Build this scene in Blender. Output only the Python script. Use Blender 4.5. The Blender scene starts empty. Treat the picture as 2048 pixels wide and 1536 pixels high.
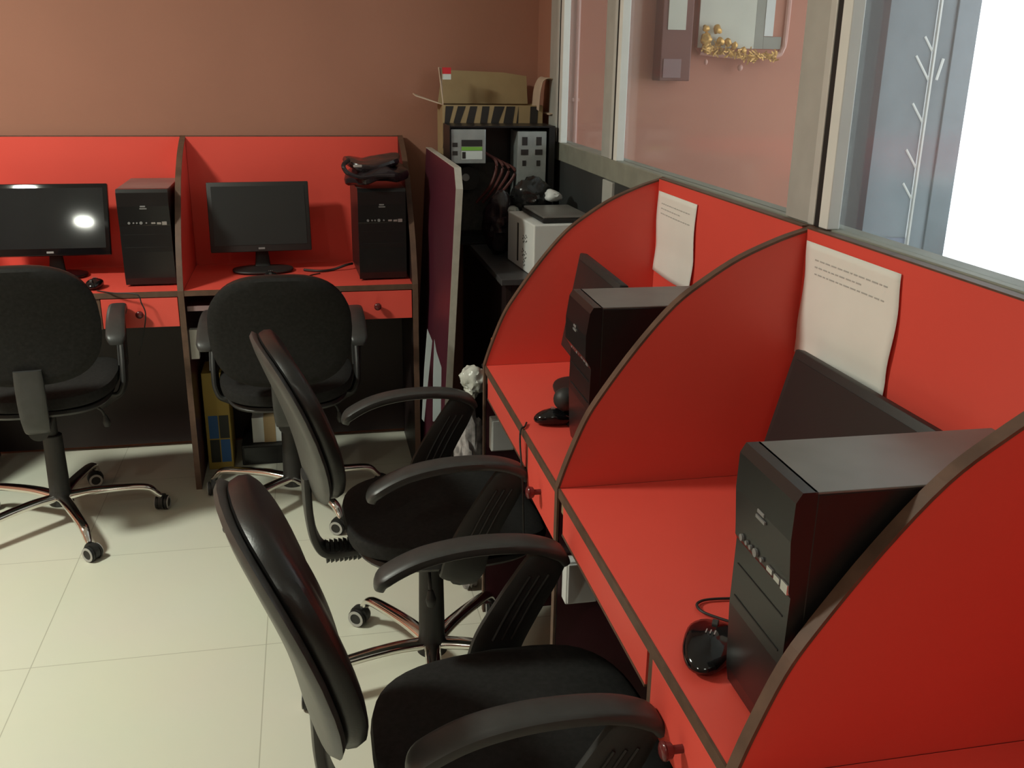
import bpy, bmesh, math, random
from mathutils import Vector, Matrix, noise
PI = math.pi
R = math.radians
sc = bpy.context.scene
COL = sc.collection
random.seed(4)

# ------------------------------------------------------------------ camera
cam_d = bpy.data.cameras.new('camera'); cam = bpy.data.objects.new('camera', cam_d); COL.objects.link(cam)
cam_d.sensor_width = 36; cam_d.sensor_fit = 'HORIZONTAL'; cam_d.lens = 36 * 1939 / 2048; cam_d.clip_start = .02
def _dir(px, py):
    return Vector((px - 1024, -(py - 768), -1939)).normalized()
_Y = _dir(602, 117); _Z = -_dir(936, 6600); _Z = (_Z - _Z.dot(_Y) * _Y).normalized(); _X = _Y.cross(_Z)
cam.matrix_world = Matrix.Translation((0, 0, 1.55)) @ Matrix((_X, _Y, _Z)).to_4x4()
sc.camera = cam
# ------------------------------------------------------------------ world, lights, exposure
w = bpy.data.worlds.new('world'); sc.world = w; w.use_nodes = True
bg = w.node_tree.nodes['Background']; bg.inputs[0].default_value = (.86, .93, 1, 1); bg.inputs[1].default_value = 3.6
sc.view_settings.view_transform = 'Standard'; sc.view_settings.look = 'None'
sc.view_settings.exposure = 0.0; sc.view_settings.gamma = 1; sc.view_settings.use_curve_mapping = False
def area(name, loc, size, power, col, rot=(0, 0, 0), sy=None, portal=False):
    l = bpy.data.lights.new(name, 'AREA'); l.energy = power; l.color = col
    if sy: l.shape = 'RECTANGLE'; l.size = size; l.size_y = sy
    else: l.shape = 'DISK'; l.size = size
    o = bpy.data.objects.new(name, l); COL.objects.link(o); o.location = loc; o.rotation_euler = rot
    if portal: l.cycles.is_portal = True
    return o
CEIL = 2.72
LAMPS = [(-1.9, 2.15, .40, 80), (-1.78, -.47, .11, 12), (-.1, -1.2, .34, 5)]
for x, y, s, p in LAMPS:
    area('ceiling_lamp_light', (x, y, CEIL - .075), s, p, (.96, 1, .86))
area('daylight_portal', (3.2, 4.08, 1.35), .58, 1, (1, 1, 1), (R(-90), 0, 0), 2.6, True)
area('daylight_portal', (3.62, 1.5, 1.7), 4.6, 1, (1, 1, 1), (0, R(90), 0), 1.6, True).rotation_euler = (R(90), 0, R(90))

# ------------------------------------------------------------------ helpers
def mat(name, col, rough=.5, metal=0, spec=.5, noise_amt=0, scale=8, bump=0, bscale=60, coat=0, detail=3):
    m = bpy.data.materials.new(name); m.use_nodes = True; nt = m.node_tree; b = nt.nodes['Principled BSDF']
    b.inputs['Roughness'].default_value = rough; b.inputs['Metallic'].default_value = metal
    b.inputs['Specular IOR Level'].default_value = spec; b.inputs['Coat Weight'].default_value = coat
    tc = nt.nodes.new('ShaderNodeTexCoord'); n = nt.nodes.new('ShaderNodeTexNoise')
    n.inputs['Scale'].default_value = scale; n.inputs['Detail'].default_value = detail
    nt.links.new(tc.outputs['Object'], n.inputs['Vector'])
    cr = nt.nodes.new('ShaderNodeValToRGB'); nt.links.new(n.outputs['Fac'], cr.inputs['Fac'])
    a = noise_amt
    cr.color_ramp.elements[0].position = .3; cr.color_ramp.elements[1].position = .7
    cr.color_ramp.elements[0].color = (*[c * (1 - a) for c in col], 1)
    cr.color_ramp.elements[1].color = (*[min(1, c * (1 + a)) for c in col], 1)
    nt.links.new(cr.outputs['Color'], b.inputs['Base Color'])
    if bump:
        n2 = nt.nodes.new('ShaderNodeTexNoise'); n2.inputs['Scale'].default_value = bscale; n2.inputs['Detail'].default_value = 4
        nt.links.new(tc.outputs['Object'], n2.inputs['Vector'])
        bp = nt.nodes.new('ShaderNodeBump'); bp.inputs['Strength'].default_value = bump; bp.inputs['Distance'].default_value = .004
        nt.links.new(n2.outputs['Fac'], bp.inputs['Height']); nt.links.new(bp.outputs['Normal'], b.inputs['Normal'])
    return m
M = {}
M['red'] = mat('red_laminate', (.80, .092, .066), .42, noise_amt=.03, scale=3)
M['maroon'] = mat('dark_maroon_laminate', (.060, .010, .018), .42, noise_amt=.08)
M['board'] = mat('maroon_board', (.072, .013, .026), .4, noise_amt=.08)
M['endpanel'] = mat('brown_black_laminate', (.016, .008, .008), .45, noise_amt=.08)
M['trim'] = mat('brown_edge_band', (.115, .062, .040), .5, noise_amt=.2, scale=30)
M['lighttrim'] = mat('pale_edge_band', (.42, .40, .35), .5, noise_amt=.08, scale=30)
M['tan'] = mat('raw_wood_block', (.30, .19, .10), .7, noise_amt=.15, scale=40)
M['brownwall'] = mat('brown_paint', (.36, .165, .110), .75, noise_amt=.035, scale=2.5, bump=.08, bscale=120)
M['pinkwall'] = mat('terracotta_paint', (.58, .255, .175), .7, noise_amt=.04, scale=2)
M['white'] = mat('white_paint', (.72, .72, .68), .6, noise_amt=.03)
M['ceil'] = mat('ceiling_paint', (.66, .66, .62), .8, noise_amt=.03)
M['alu'] = mat('aluminium', (.50, .52, .49), .42, .25, noise_amt=.06, scale=14)
M['alu_light'] = mat('pale_aluminium', (.62, .64, .61), .4, .2, noise_amt=.05, scale=14)
M['alu_white'] = mat('white_frame', (.78, .80, .77), .45, noise_amt=.04)
M['rail'] = mat('olive_grey_rail', (.26, .27, .225), .5, .1, noise_amt=.12, scale=14)
M['gasket'] = mat('rubber_gasket', (.008, .008, .008), .6)
M['darkwall'] = mat('dark_lower_wall', (.032, .034, .034), .6, noise_amt=.15)
M['fabric'] = mat('black_fabric', (.019, .0186, .018), .9, spec=.2, noise_amt=.2, scale=90, bump=.3, bscale=900)
M['leather'] = mat('black_leatherette', (.011, .0105, .0105), .34, spec=.5, noise_amt=.2, scale=20, bump=.06, bscale=300)
M['plastic'] = mat('black_plastic', (.018, .0178, .017), .55, noise_amt=.1, scale=60, bump=.05, bscale=500)
M['greyplastic'] = mat('worn_grey_plastic', (.036, .036, .035), .42, noise_amt=.12, scale=40)
M['shell'] = mat('grey_back_shell', (.05, .05, .047), .4, noise_amt=.15, scale=30)
M['chrome'] = mat('chrome', (.80, .78, .74), .12, 1, noise_amt=.04)
M['lightgrey'] = mat('light_grey_plastic', (.42, .42, .40), .45)
M['case'] = mat('case_black_steel', (.010, .010, .010), .36, noise_amt=.1, scale=50)
M['casetop'] = mat('case_top_glare_grey', (.165, .16, .15), .36, .1, noise_amt=.25, scale=6)  # tower tops: glare put into a lighter grey; the laptop lid shares it
M['bezel'] = mat('case_front_plastic', (.010, .010, .0105), .30, noise_amt=.1)
M['gloss'] = mat('gloss_black', (.006, .006, .007), .10, noise_amt=.05)
M['screen'] = mat('glossy_screen', (.016, .018, .020), .05, noise_amt=.15, scale=4)
M['mscreen'] = mat('matte_screen', (.014, .016, .016), .45, noise_amt=.1, scale=4)
M['silver'] = mat('silver_finish', (.55, .55, .55), .3, .6)
M['badge'] = mat('grey_print', (.24, .24, .24), .4, .2)
M['usb'] = mat('port_metal', (.55, .55, .54), .25, .7)
M['steel'] = mat('galvanised_steel', (.36, .39, .38), .42, .45, noise_amt=.15, scale=20)
M['card'] = mat('cardboard', (.34, .245, .125), .8, noise_amt=.08, scale=10, bump=.1)
M['cardpale'] = mat('pale_cardboard', (.52, .40, .30), .8, noise_amt=.08, scale=10)
M['ink'] = mat('black_print', (.018, .014, .012), .7)
M['redink'] = mat('red_print', (.60, .02, .03), .6)
M['paper'] = mat('paper', (.82, .82, .77), .8, noise_amt=.03, scale=6)
M['textink'] = mat('faint_text_ink', (.45, .45, .43), .8)
M['whitebox'] = mat('white_plastic', (.70, .72, .71), .45, noise_amt=.03)
M['lampglow'] = mat('lamp_glow', (.9, .9, .85), .4)
M['greenlabel'] = mat('green_label', (.20, .45, .06), .6)
M['whitelabel'] = mat('white_label', (.62, .66, .64), .6)
M['pcb'] = mat('circuit_board', (.04, .035, .03), .6, noise_amt=.4, scale=40)
M['redcable'] = mat('red_cable', (.09, .02, .016), .5)
M['tin'] = mat('foil_wrap', (.012, .012, .012), .16, noise_amt=.3, bump=.8, bscale=25)
M['bag'] = mat('black_polythene', (.022, .016, .019), .22, noise_amt=.3, bump=.8, bscale=30)
M['clear'] = mat('pale_plastic_wrap', (.50, .52, .48), .25, noise_amt=.3, scale=25, bump=.8, bscale=40)
M['bluewhite'] = mat('bluish_paper', (.46, .54, .57), .5, noise_amt=.06)
M['yellow'] = mat('yellow_card', (.42, .30, .06), .6, noise_amt=.05)
M['blue'] = mat('blue_print', (.035, .13, .34), .6)
M['darkprint'] = mat('charcoal_print', (.03, .035, .03), .6)
M['orange'] = mat('orange_plastic', (.40, .10, .025), .5)
M['tablegrey'] = mat('dark_grey_laminate', (.055, .053, .055), .38, noise_amt=.1)
M['gold'] = mat('gold_tinsel', (.62, .36, .10), .35, .4, noise_amt=.4, scale=60)
M['pinkbead'] = mat('pink_bead', (.70, .40, .34), .35)
M['cabbrown'] = mat('brown_cabinet', (.20, .075, .058), .5, noise_amt=.08)
M['mauve'] = mat('mauve_plate', (.30, .19, .19), .5)
M['picwhite'] = mat('cream_panel', (.70, .70, .60), .5, noise_amt=.05)
M['picgrey'] = mat('grey_green_strip', (.33, .34, .29), .5, noise_amt=.05)
M['sack'] = mat('grey_patterned_sack', (.30, .28, .28), .8, noise_amt=.5, scale=45)
M['greycol'] = mat('grey_brown_column', (.045, .038, .042), .6, noise_amt=.08, scale=3)
M['frostframe'] = mat('blue_grey_door_frame', (.22, .27, .30), .45, noise_amt=.08)
M['ground'] = mat('outside_ground', (.5, .5, .5), .9)
# tiled floor
def floor_mat():
    m = bpy.data.materials.new('cream_floor_tiles'); m.use_nodes = True; nt = m.node_tree; b = nt.nodes['Principled BSDF']
    tc = nt.nodes.new('ShaderNodeTexCoord'); mp = nt.nodes.new('ShaderNodeMapping')
    mp.inputs['Location'].default_value = (.787, -2.42 + .61 * 4, 0)
    nt.links.new(tc.outputs['Object'], mp.inputs['Vector'])
    br = nt.nodes.new('ShaderNodeTexBrick'); br.offset = 0; br.inputs['Scale'].default_value = 1
    br.inputs['Brick Width'].default_value = .61; br.inputs['Row Height'].default_value = .61
    br.inputs['Mortar Size'].default_value = .0016; br.inputs['Mortar Smooth'].default_value = .3
    br.inputs['Color1'].default_value = (.72, .72, .60, 1); br.inputs['Color2'].default_value = (.73, .73, .61, 1)
    br.inputs['Mortar'].default_value = (.50, .49, .40, 1)
    nt.links.new(mp.outputs['Vector'], br.inputs['Vector'])
    n = nt.nodes.new('ShaderNodeTexNoise'); n.inputs['Scale'].default_value = 2.2; n.inputs['Detail'].default_value = 5
    nt.links.new(tc.outputs['Object'], n.inputs['Vector'])
    mx = nt.nodes.new('ShaderNodeMix'); mx.data_type = 'RGBA'; mx.blend_type = 'MULTIPLY'
    mx.inputs['Factor'].default_value = .10
    nt.links.new(br.outputs['Color'], mx.inputs[6]); nt.links.new(n.outputs['Color'], mx.inputs[7])
    nt.links.new(mx.outputs[2], b.inputs['Base Color'])
    b.inputs['Roughness'].default_value = .28; b.inputs['Specular IOR Level'].default_value = .4
    return m
M['floor'] = floor_mat()
def glass_mat(name, tint, haze, hcol, rough=.02, refl=1.0):
    m = bpy.data.materials.new(name); m.use_nodes = True; nt = m.node_tree; nt.nodes.remove(nt.nodes['Principled BSDF'])
    out = nt.nodes['Material Output']
    tr = nt.nodes.new('ShaderNodeBsdfTransparent'); tr.inputs[0].default_value = (*tint, 1)
    gl = nt.nodes.new('ShaderNodeBsdfGlossy'); gl.inputs['Roughness'].default_value = rough
    df = nt.nodes.new('ShaderNodeBsdfDiffuse'); df.inputs[0].default_value = (*hcol, 1)
    tl = nt.nodes.new('ShaderNodeBsdfTranslucent'); tl.inputs[0].default_value = (*hcol, 1)
    ad = nt.nodes.new('ShaderNodeMixShader'); ad.inputs[0].default_value = .6
    nt.links.new(df.outputs[0], ad.inputs[1]); nt.links.new(tl.outputs[0], ad.inputs[2])
    h = nt.nodes.new('ShaderNodeMixShader')
    tc = nt.nodes.new('ShaderNodeTexCoord'); n = nt.nodes.new('ShaderNodeTexNoise'); n.inputs['Scale'].default_value = 3; n.inputs['Detail'].default_value = 5
    nt.links.new(tc.outputs['Object'], n.inputs['Vector'])
    mr = nt.nodes.new('ShaderNodeMapRange'); mr.inputs[3].default_value = haze * .6; mr.inputs[4].default_value = haze * 1.4
    nt.links.new(n.outputs['Fac'], mr.inputs[0]); nt.links.new(mr.outputs[0], h.inputs[0])
    nt.links.new(tr.outputs[0], h.inputs[1]); nt.links.new(ad.outputs[0], h.inputs[2])
    fr = nt.nodes.new('ShaderNodeFresnel'); fr.inputs[0].default_value = 1.5
    mm = nt.nodes.new('ShaderNodeMath'); mm.operation = 'MULTIPLY'; mm.inputs[1].default_value = refl
    nt.links.new(fr.outputs[0], mm.inputs[0])
    f = nt.nodes.new('ShaderNodeMixShader'); nt.links.new(mm.outputs[0], f.inputs[0])
    nt.links.new(h.outputs[0], f.inputs[1]); nt.links.new(gl.outputs[0], f.inputs[2])
    nt.links.new(f.outputs[0], out.inputs[0])
    return m
M['glass'] = glass_mat('partition_glass', (.95, .96, .95), .02, (.7, .72, .7), refl=.22, rough=.12)
M['frost'] = glass_mat('dusty_door_glass', (.16, .18, .19), .62, (.46, .50, .51), .3, .1)
M['frost2'] = glass_mat('brighter_door_glass', (.32, .35, .38), .5, (.34, .36, .40), .3, .1)
e = M['lampglow'].node_tree.nodes['Principled BSDF']; e.inputs['Emission Color'].default_value = (1, .97, .86, 1); e.inputs['Emission Strength'].default_value = 4

def tobj(name, bm, m, parent=None, loc=(0, 0, 0), rot=(0, 0, 0), smooth=False, label=None):
    bmesh.ops.recalc_face_normals(bm, faces=bm.faces)
    me = bpy.data.meshes.new(name); bm.to_mesh(me); bm.free()
    if m: me.materials.append(M[m] if isinstance(m, str) else m)
    if smooth:
        for p in me.polygons: p.use_smooth = True
        try: me.set_sharp_from_angle(angle=R(42))
        except Exception: pass
    o = bpy.data.objects.new(name, me); COL.objects.link(o); o.location = loc; o.rotation_euler = rot
    if parent: o.parent = parent
    if label: o['label'] = label
    return o
def thing(name, label, cat, loc=(0, 0, 0), rz=0, group=None):
    o = bpy.data.objects.new(name, None); COL.objects.link(o); o.empty_display_size = .1
    o.location = loc; o.rotation_euler = (0, 0, rz); o['label'] = label; o['category'] = cat
    if group: o['group'] = group
    return o
def tag(o, label, cat, group=None):
    o['label'] = label; o['category'] = cat
    if group: o['group'] = group
    return o
def struct(o): o['kind'] = 'structure'; return o
def box(bm, a, b, bev=0, seg=2, mtx=None):
    x0, y0, z0 = [min(a[i], b[i]) for i in range(3)]; x1, y1, z1 = [max(a[i], b[i]) for i in range(3)]
    t = bmesh.new()
    bmesh.ops.create_cube(t, size=1)
    for v in t.verts: v.co = Vector(((x0 + x1) / 2 + v.co.x * (x1 - x0), (y0 + y1) / 2 + v.co.y * (y1 - y0), (z0 + z1) / 2 + v.co.z * (z1 - z0)))
    if bev: bmesh.ops.bevel(t, geom=t.edges[:], offset=bev, segments=seg, affect='EDGES', profile=.5)
    if mtx: bmesh.ops.transform(t, matrix=mtx, verts=t.verts)
    merge(bm, t); return bm
def merge(bm, t):
    me = bpy.data.meshes.new('tmp'); t.to_mesh(me); t.free(); bm.from_mesh(me); bpy.data.meshes.remove(me)
def cyl(bm, p0, p1, r0, r1=None, seg=20, bev=0):
    r1 = r0 if r1 is None else r1
    p0 = Vector(p0); p1 = Vector(p1); d = p1 - p0
    t = bmesh.new(); bmesh.ops.create_cone(t, cap_ends=True, segments=seg, radius1=r0, radius2=r1, depth=d.length)
    if bev: bmesh.ops.bevel(t, geom=[e for e in t.edges if abs(e.verts[0].co.z - e.verts[1].co.z) < 1e-6], offset=bev, segments=2, affect='EDGES')
    q = Vector((0, 0, 1)).rotation_difference(d.normalized()).to_matrix().to_4x4()
    bmesh.ops.transform(t, matrix=Matrix.Translation((p0 + p1) / 2) @ q, verts=t.verts); merge(bm, t); return bm
def prism(bm, pts, axis, a, b):
    """extrude a 2D outline: axis 'x' -> pts are (y,z); 'y' -> (x,z); 'z' -> (x,y)"""
    def P(p, c): return {'x': (c, p[0], p[1]), 'y': (p[0], c, p[1]), 'z': (p[0], p[1], c)}[axis]
    v0 = [bm.verts.new(P(p, a)) for p in pts]; v1 = [bm.verts.new(P(p, b)) for p in pts]
    bm.faces.new(v0); bm.faces.new(v1[::-1]); n = len(pts)
    for i in range(n): bm.faces.new((v0[i], v0[(i + 1) % n], v1[(i + 1) % n], v1[i]))
    return bm
def spow(c, p): return math.copysign(abs(c) ** p, c)
def catmull(P, n=6):
    P = [Vector(p) for p in P]; out = []
    for i in range(len(P) - 1):
        p0 = P[max(i - 1, 0)]; p1 = P[i]; p2 = P[i + 1]; p3 = P[min(i + 2, len(P) - 1)]
        for k in range(n):
            t = k / n
            out.append(.5 * ((2 * p1) + (-p0 + p2) * t + (2 * p0 - 5 * p1 + 4 * p2 - p3) * t * t + (-p0 + 3 * p1 - 3 * p2 + p3) * t ** 3))
    out.append(P[-1]); return out
def lerpl(L, t):
    if not isinstance(L, (list, tuple)): return L
    f = t * (len(L) - 1); i = min(int(f), len(L) - 2); return L[i] + (L[i + 1] - L[i]) * (f - i)
def sweep(bm, pts, side, ws, hs, n=6, seg=14, p=1.0, smoothpath=True):
    """sweep a superellipse: half width ws along 'side', half height hs across; p<1 is boxier"""
    path = catmull(pts, n) if smoothpath else [Vector(q) for q in pts]
    side = Vector(side).normalized(); rings = []
    for i, c in enumerate(path):
        a = path[max(i - 1, 0)]; b = path[min(i + 1, len(path) - 1)]; tan = (b - a).normalized()
        s = (side - side.dot(tan) * tan).normalized(); up = tan.cross(s); t = i / (len(path) - 1)
        w_, h_ = lerpl(ws, t), lerpl(hs, t)
        rings.append([bm.verts.new(c + s * w_ * spow(math.cos(2 * PI * k / seg), p) + up * h_ * spow(math.sin(2 * PI * k / seg), p)) for k in range(seg)])
    for i in range(len(rings) - 1):
        for k in range(seg): bm.faces.new((rings[i][k], rings[i][(k + 1) % seg], rings[i + 1][(k + 1) % seg], rings[i + 1][k]))
    bm.faces.new(rings[0][::-1]); bm.faces.new(rings[-1]); return bm
def tube(bm, pts, r, n=6, seg=8): return sweep(bm, pts, (.13, .21, .97), r, r, n, seg)
def pad(bm, a, b, th, e=.4, n=3.2, nu=40, nv=12, bend=None):
    """rounded cushion: half sizes a,b in xy; thickness th in z"""
    rings = []
    for j in range(nv + 1):
        ph = -PI / 2 + PI * j / nv; c = spow(math.cos(ph), e) if 0 < j < nv else 0; h = spow(math.sin(ph), e) * th / 2
        # flatten the caps with a gentle dome
        if j in (0, nv):
            rings.append([bm.verts.new((0, 0, h))]); continue
        rings.append([bm.verts.new((a * c * spow(math.cos(2 * PI * k / nu), 2 / n), b * c * spow(math.sin(2 * PI * k / nu), 2 / n), h)) for k in range(nu)])
    # insert inner rings for caps so bends look smooth
    def cap(ringout, h, dome):
        prev = ringout; x = [v.co.copy() for v in ringout]
        for s in (.8, .6, .4, .2):
            r = [bm.verts.new((q.x * s, q.y * s, h + dome * (1 - s * s))) for q in x]
            for k in range(nu): bm.faces.new((prev[k], prev[(k + 1) % nu], r[(k + 1) % nu], r[k]))
            prev = r
        cv = bm.verts.new((0, 0, h + dome))
        for k in range(nu): bm.faces.new((prev[k], prev[(k + 1) % nu], cv))
    bm.verts.remove(rings[0][0]); bm.verts.remove(rings[-1][0])
    body = rings[1:-1]
    for i in range(len(body) - 1):
        for k in range(nu): bm.faces.new((body[i][k], body[i][(k + 1) % nu], body[i + 1][(k + 1) % nu], body[i + 1][k]))
    cap(body[0], body[0][0].co.z, -th * .06); cap(body[-1], body[-1][0].co.z, th * .12)
    if bend:
        for v in bm.verts: v.co = Vector(bend(v.co))
    return bm
def blob(bm, c, r, amp=.25, f=9, sub=4, seed=0, flat=None, jag=False):
    t = bmesh.new(); bmesh.ops.create_icosphere(t, subdivisions=sub, radius=1)
    for v in t.verts:
        d = v.co.normalized(); q = Vector((d.x * r[0], d.y * r[1], d.z * r[2]))
        n = noise.noise(q * f + Vector((seed * 7.1, seed, 3))); n2 = abs(noise.noise(q * f * 2.3 + Vector((seed, 5, 1))))
        k = 1 + amp * (n - n2 * (1 if jag else .3)); v.co = Vector(c) + q * k
        if flat is not None and v.co.z < flat: v.co.z = flat
    merge(bm, t); return bm
def dup(root, loc, rz, label, group=None):
    r = root.copy(); COL.objects.link(r); r.location = loc; r.rotation_euler = (0, 0, rz); r['label'] = label
    if group: r['group'] = group
    for ch in list(root.children):
        c = ch.copy(); COL.objects.link(c); c.parent = r
        for g in list(ch.children):
            d = g.copy(); COL.objects.link(d); d.parent = c
    return r
NB = bmesh.new

# ------------------------------------------------------------------ room shell
XW = .934; YB = 4.012; DZ = .765; TOPZ = 1.262
struct(tobj('floor', box(NB(), (-3, -2.6, -.1), (3.65, 4.2, 0)), 'floor'))
struct(tobj('ceiling', box(NB(), (-3.1, -2.7, CEIL), (3.75, 4.1, CEIL + .1)), 'ceil'))
struct(tobj('wall_back', box(NB(), (-3.1, YB, 0), (.985, YB + .1, CEIL)), 'brownwall'))
struct(tobj('wall_left', box(NB(), (-3.1, -2.7, 0), (-3, YB, CEIL)), 'brownwall'))
struct(tobj('wall_front', box(NB(), (-3, -2.7, 0), (3.65, -2.6, CEIL)), 'brownwall'))
struct(tobj('wall_right_lower', box(NB(), (XW + .002, -2.6, 0), (XW + .05, YB, 1.2)), 'darkwall'))
struct(tobj('wall_right_stub', box(NB(), (XW, 3.80, 1.2), (XW + .05, YB, CEIL)), 'brownwall'))
struct(tobj('wall_beyond_glass', box(NB(), (.985, 4.0, 0), (2.20, 4.1, CEIL)), 'pinkwall'))
struct(tobj('wall_grey_column', box(NB(), (2.20, 3.97, 0), (2.45, 4.1, CEIL), .004), 'greycol'))
bm = NB(); box(bm, (3.62, -2.6, 0), (3.7, 4.1, .9)); box(bm, (3.62, -2.6, 2.5), (3.7, 4.1, CEIL)); box(bm, (3.62, -2.6, .9), (3.7, -.8, 2.5)); box(bm, (3.62, 3.8, .9), (3.7, 4.1, 2.5))
box(bm, (3.5, 4.0, 0), (3.62, 4.1, CEIL)); struct(tobj('wall_right_outer', bm, 'white'))

# aluminium partition: rail, posts, panes
def rail(nm, y0, y1):
    struct(tobj(nm, box(NB(), (XW - .004, y0, 1.2), (XW + .055, y1, 1.266), .003), 'rail'))
rail('trim_1', 2.50, 3.80)
struct(tobj('trim_2', box(NB(), (XW + .002, -2.6, 1.2), (XW + .055, 2.50, 1.266), .002), 'rail'))
def window(n, y_near, y_far, post=True, pw=1.0):
    """pane from y_near to y_far; the double post stands at its near end"""
    wd = bpy.data.objects.new('window_%d' % n, None); COL.objects.link(wd); wd.location = (XW, y_near, 1.266); struct(wd)
    L = CEIL - 1.266; g = .17 * pw
    if post:
        tobj('window_frame', box(NB(), (-.004, .075 * pw, 0), (.018, g, L), .002), 'alu', wd)
        tobj('frame_bead', box(NB(), (-.007, .052 * pw, 0), (.018, .075 * pw, L), .002), 'alu_light', wd)
        tobj('gasket', box(NB(), (-.0045, .032 * pw, 0), (.018, .052 * pw, L)), 'gasket', wd)
        tobj('white_strip', box(NB(), (-.007, 0, 0), (.018, .032 * pw, L), .002), 'alu_white', wd)
    tobj('glass_pane', box(NB(), (.0185, .0, 0), (.0225, y_far - y_near, L)), 'glass', wd)
window(1, 3.585, 3.80, True, 1.2)
window(2, 2.90, 3.585)
window(3, 1.62, 2.90)
window(4, -2.6, 1.62, False)
# short vertical cover under post 2
struct(tobj('trim_3', box(NB(), (XW - .008, 2.93, .9), (XW + .019, 3.03, 1.198), .003), 'alu'))

# glass door beyond, with sky behind
d = bpy.data.objects.new('door_1', None); COL.objects.link(d); d.location = (2.46, 4.03, 0); struct(d)
tobj('door_panel', box(NB(), (.003, 0, .02), (.25, .012, .80)), 'frost2', d)
tobj('glass_pane', box(NB(), (.003, 0, .80), (.25, .008, 2.5)), 'frost', d)
bm = NB(); box(bm, (.255, -.012, .02), (.266, .03, 2.5), .002); tobj('door_frame', bm, 'alu_white', d)
tobj('side_glass', box(NB(), (.267, 0, .02), (.345, .008, 2.5)), 'frost', d)
tobj('door_edge', box(NB(), (.345, -.01, .02), (.455, .02, 2.5), .003), 'frostframe', d)
bm = NB()
for z, s in ((1.50, 1), (1.32, .8), (1.12, .8), (.98, .7), (1.62, .6)):
    sweep(bm, [(.25 - .075 * s, -.004, z + .10 * s), (.25, -.004, z)], (0, 1, 0), .002, .006, 1, 6, smoothpath=False)
    if s == 1: sweep(bm, [(.31, -.004, z + .09), (.29, -.004, z)], (0, 1, 0), .002, .008, 1, 6, smoothpath=False)
tobj('chalk_mark', bm, 'alu_white', d)

# ceiling lamps
lab = ['round white ceiling lamp over the left side of the room', 'round white ceiling lamp behind the camera on the left', 'round white ceiling lamp above the middle aisle']
for (x, y, s, p), lb in zip(LAMPS, lab):
    t = thing('ceiling_lamp', lb, 'lamp', (x, y, CEIL - .07), 0, 'ceiling lamps')
    bm = NB(); cyl(bm, (0, 0, .012), (0, 0, .07), s / 2 + .03, s / 2 + .02, 32); tobj('lamp_body', bm, 'white', t)

# ------------------------------------------------------------------ desks
PROF = [(0, .765), (.018, .82), (.05, .90), (.083, .955), (.148, 1.045), (.215, 1.122), (.275, 1.168), (.34, 1.208), (.415, 1.240), (.465, 1.256), (.483, 1.262)]
TH = .018; DEP = .483
def curve():
    return [(p.x, p.y) for p in catmull([(a, b, 0) for a, b in PROF], 4)]
def divider(label, loc, rz, face='red', low='maroon'):
    t = thing('desk_divider', label, 'divider', loc, rz, 'dividers between the desks')
    c = curve()
    bm = NB(); prism(bm, [(DEP, DZ)] + c + [(DEP, TOPZ)], 'x', -TH / 2, TH / 2); tobj('divider_screen', bm, face, t)
    bm = NB(); prism(bm, [(.004, 0), (.004, DZ - .0005), (DEP, DZ - .0005), (DEP, 0)], 'x', -TH / 2, TH / 2); tobj('lower_panel', bm, low, t)
    cc = [(.0, .001)] + c
    bm = NB(); w_ = TH / 2 + .0012; prev = None
    for i, (y, z) in enumerate(cc):
        a = cc[max(i - 1, 0)]; b = cc[min(i + 1, len(cc) - 1)]; tx, tz = b[0] - a[0], b[1] - a[1]; L = math.hypot(tx, tz); nx, nz = -tz / L, tx / L
        r = [bm.verts.new(q) for q in ((-w_, y + nx * .003, z + nz * .003), (w_, y + nx * .003, z + nz * .003), (w_, y - nx * .0015, z - nz * .0015), (-w_, y - nx * .0015, z - nz * .0015))]
        if prev:
            for k in range(4): bm.faces.new((prev[k], prev[(k + 1) % 4], r[(k + 1) % 4], r[k]))
        else: bm.faces.new(r[::-1])
        prev = r
    bm.faces.new(prev); tobj('edge_band', bm, 'trim', t)
    return t
W = .82
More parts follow.
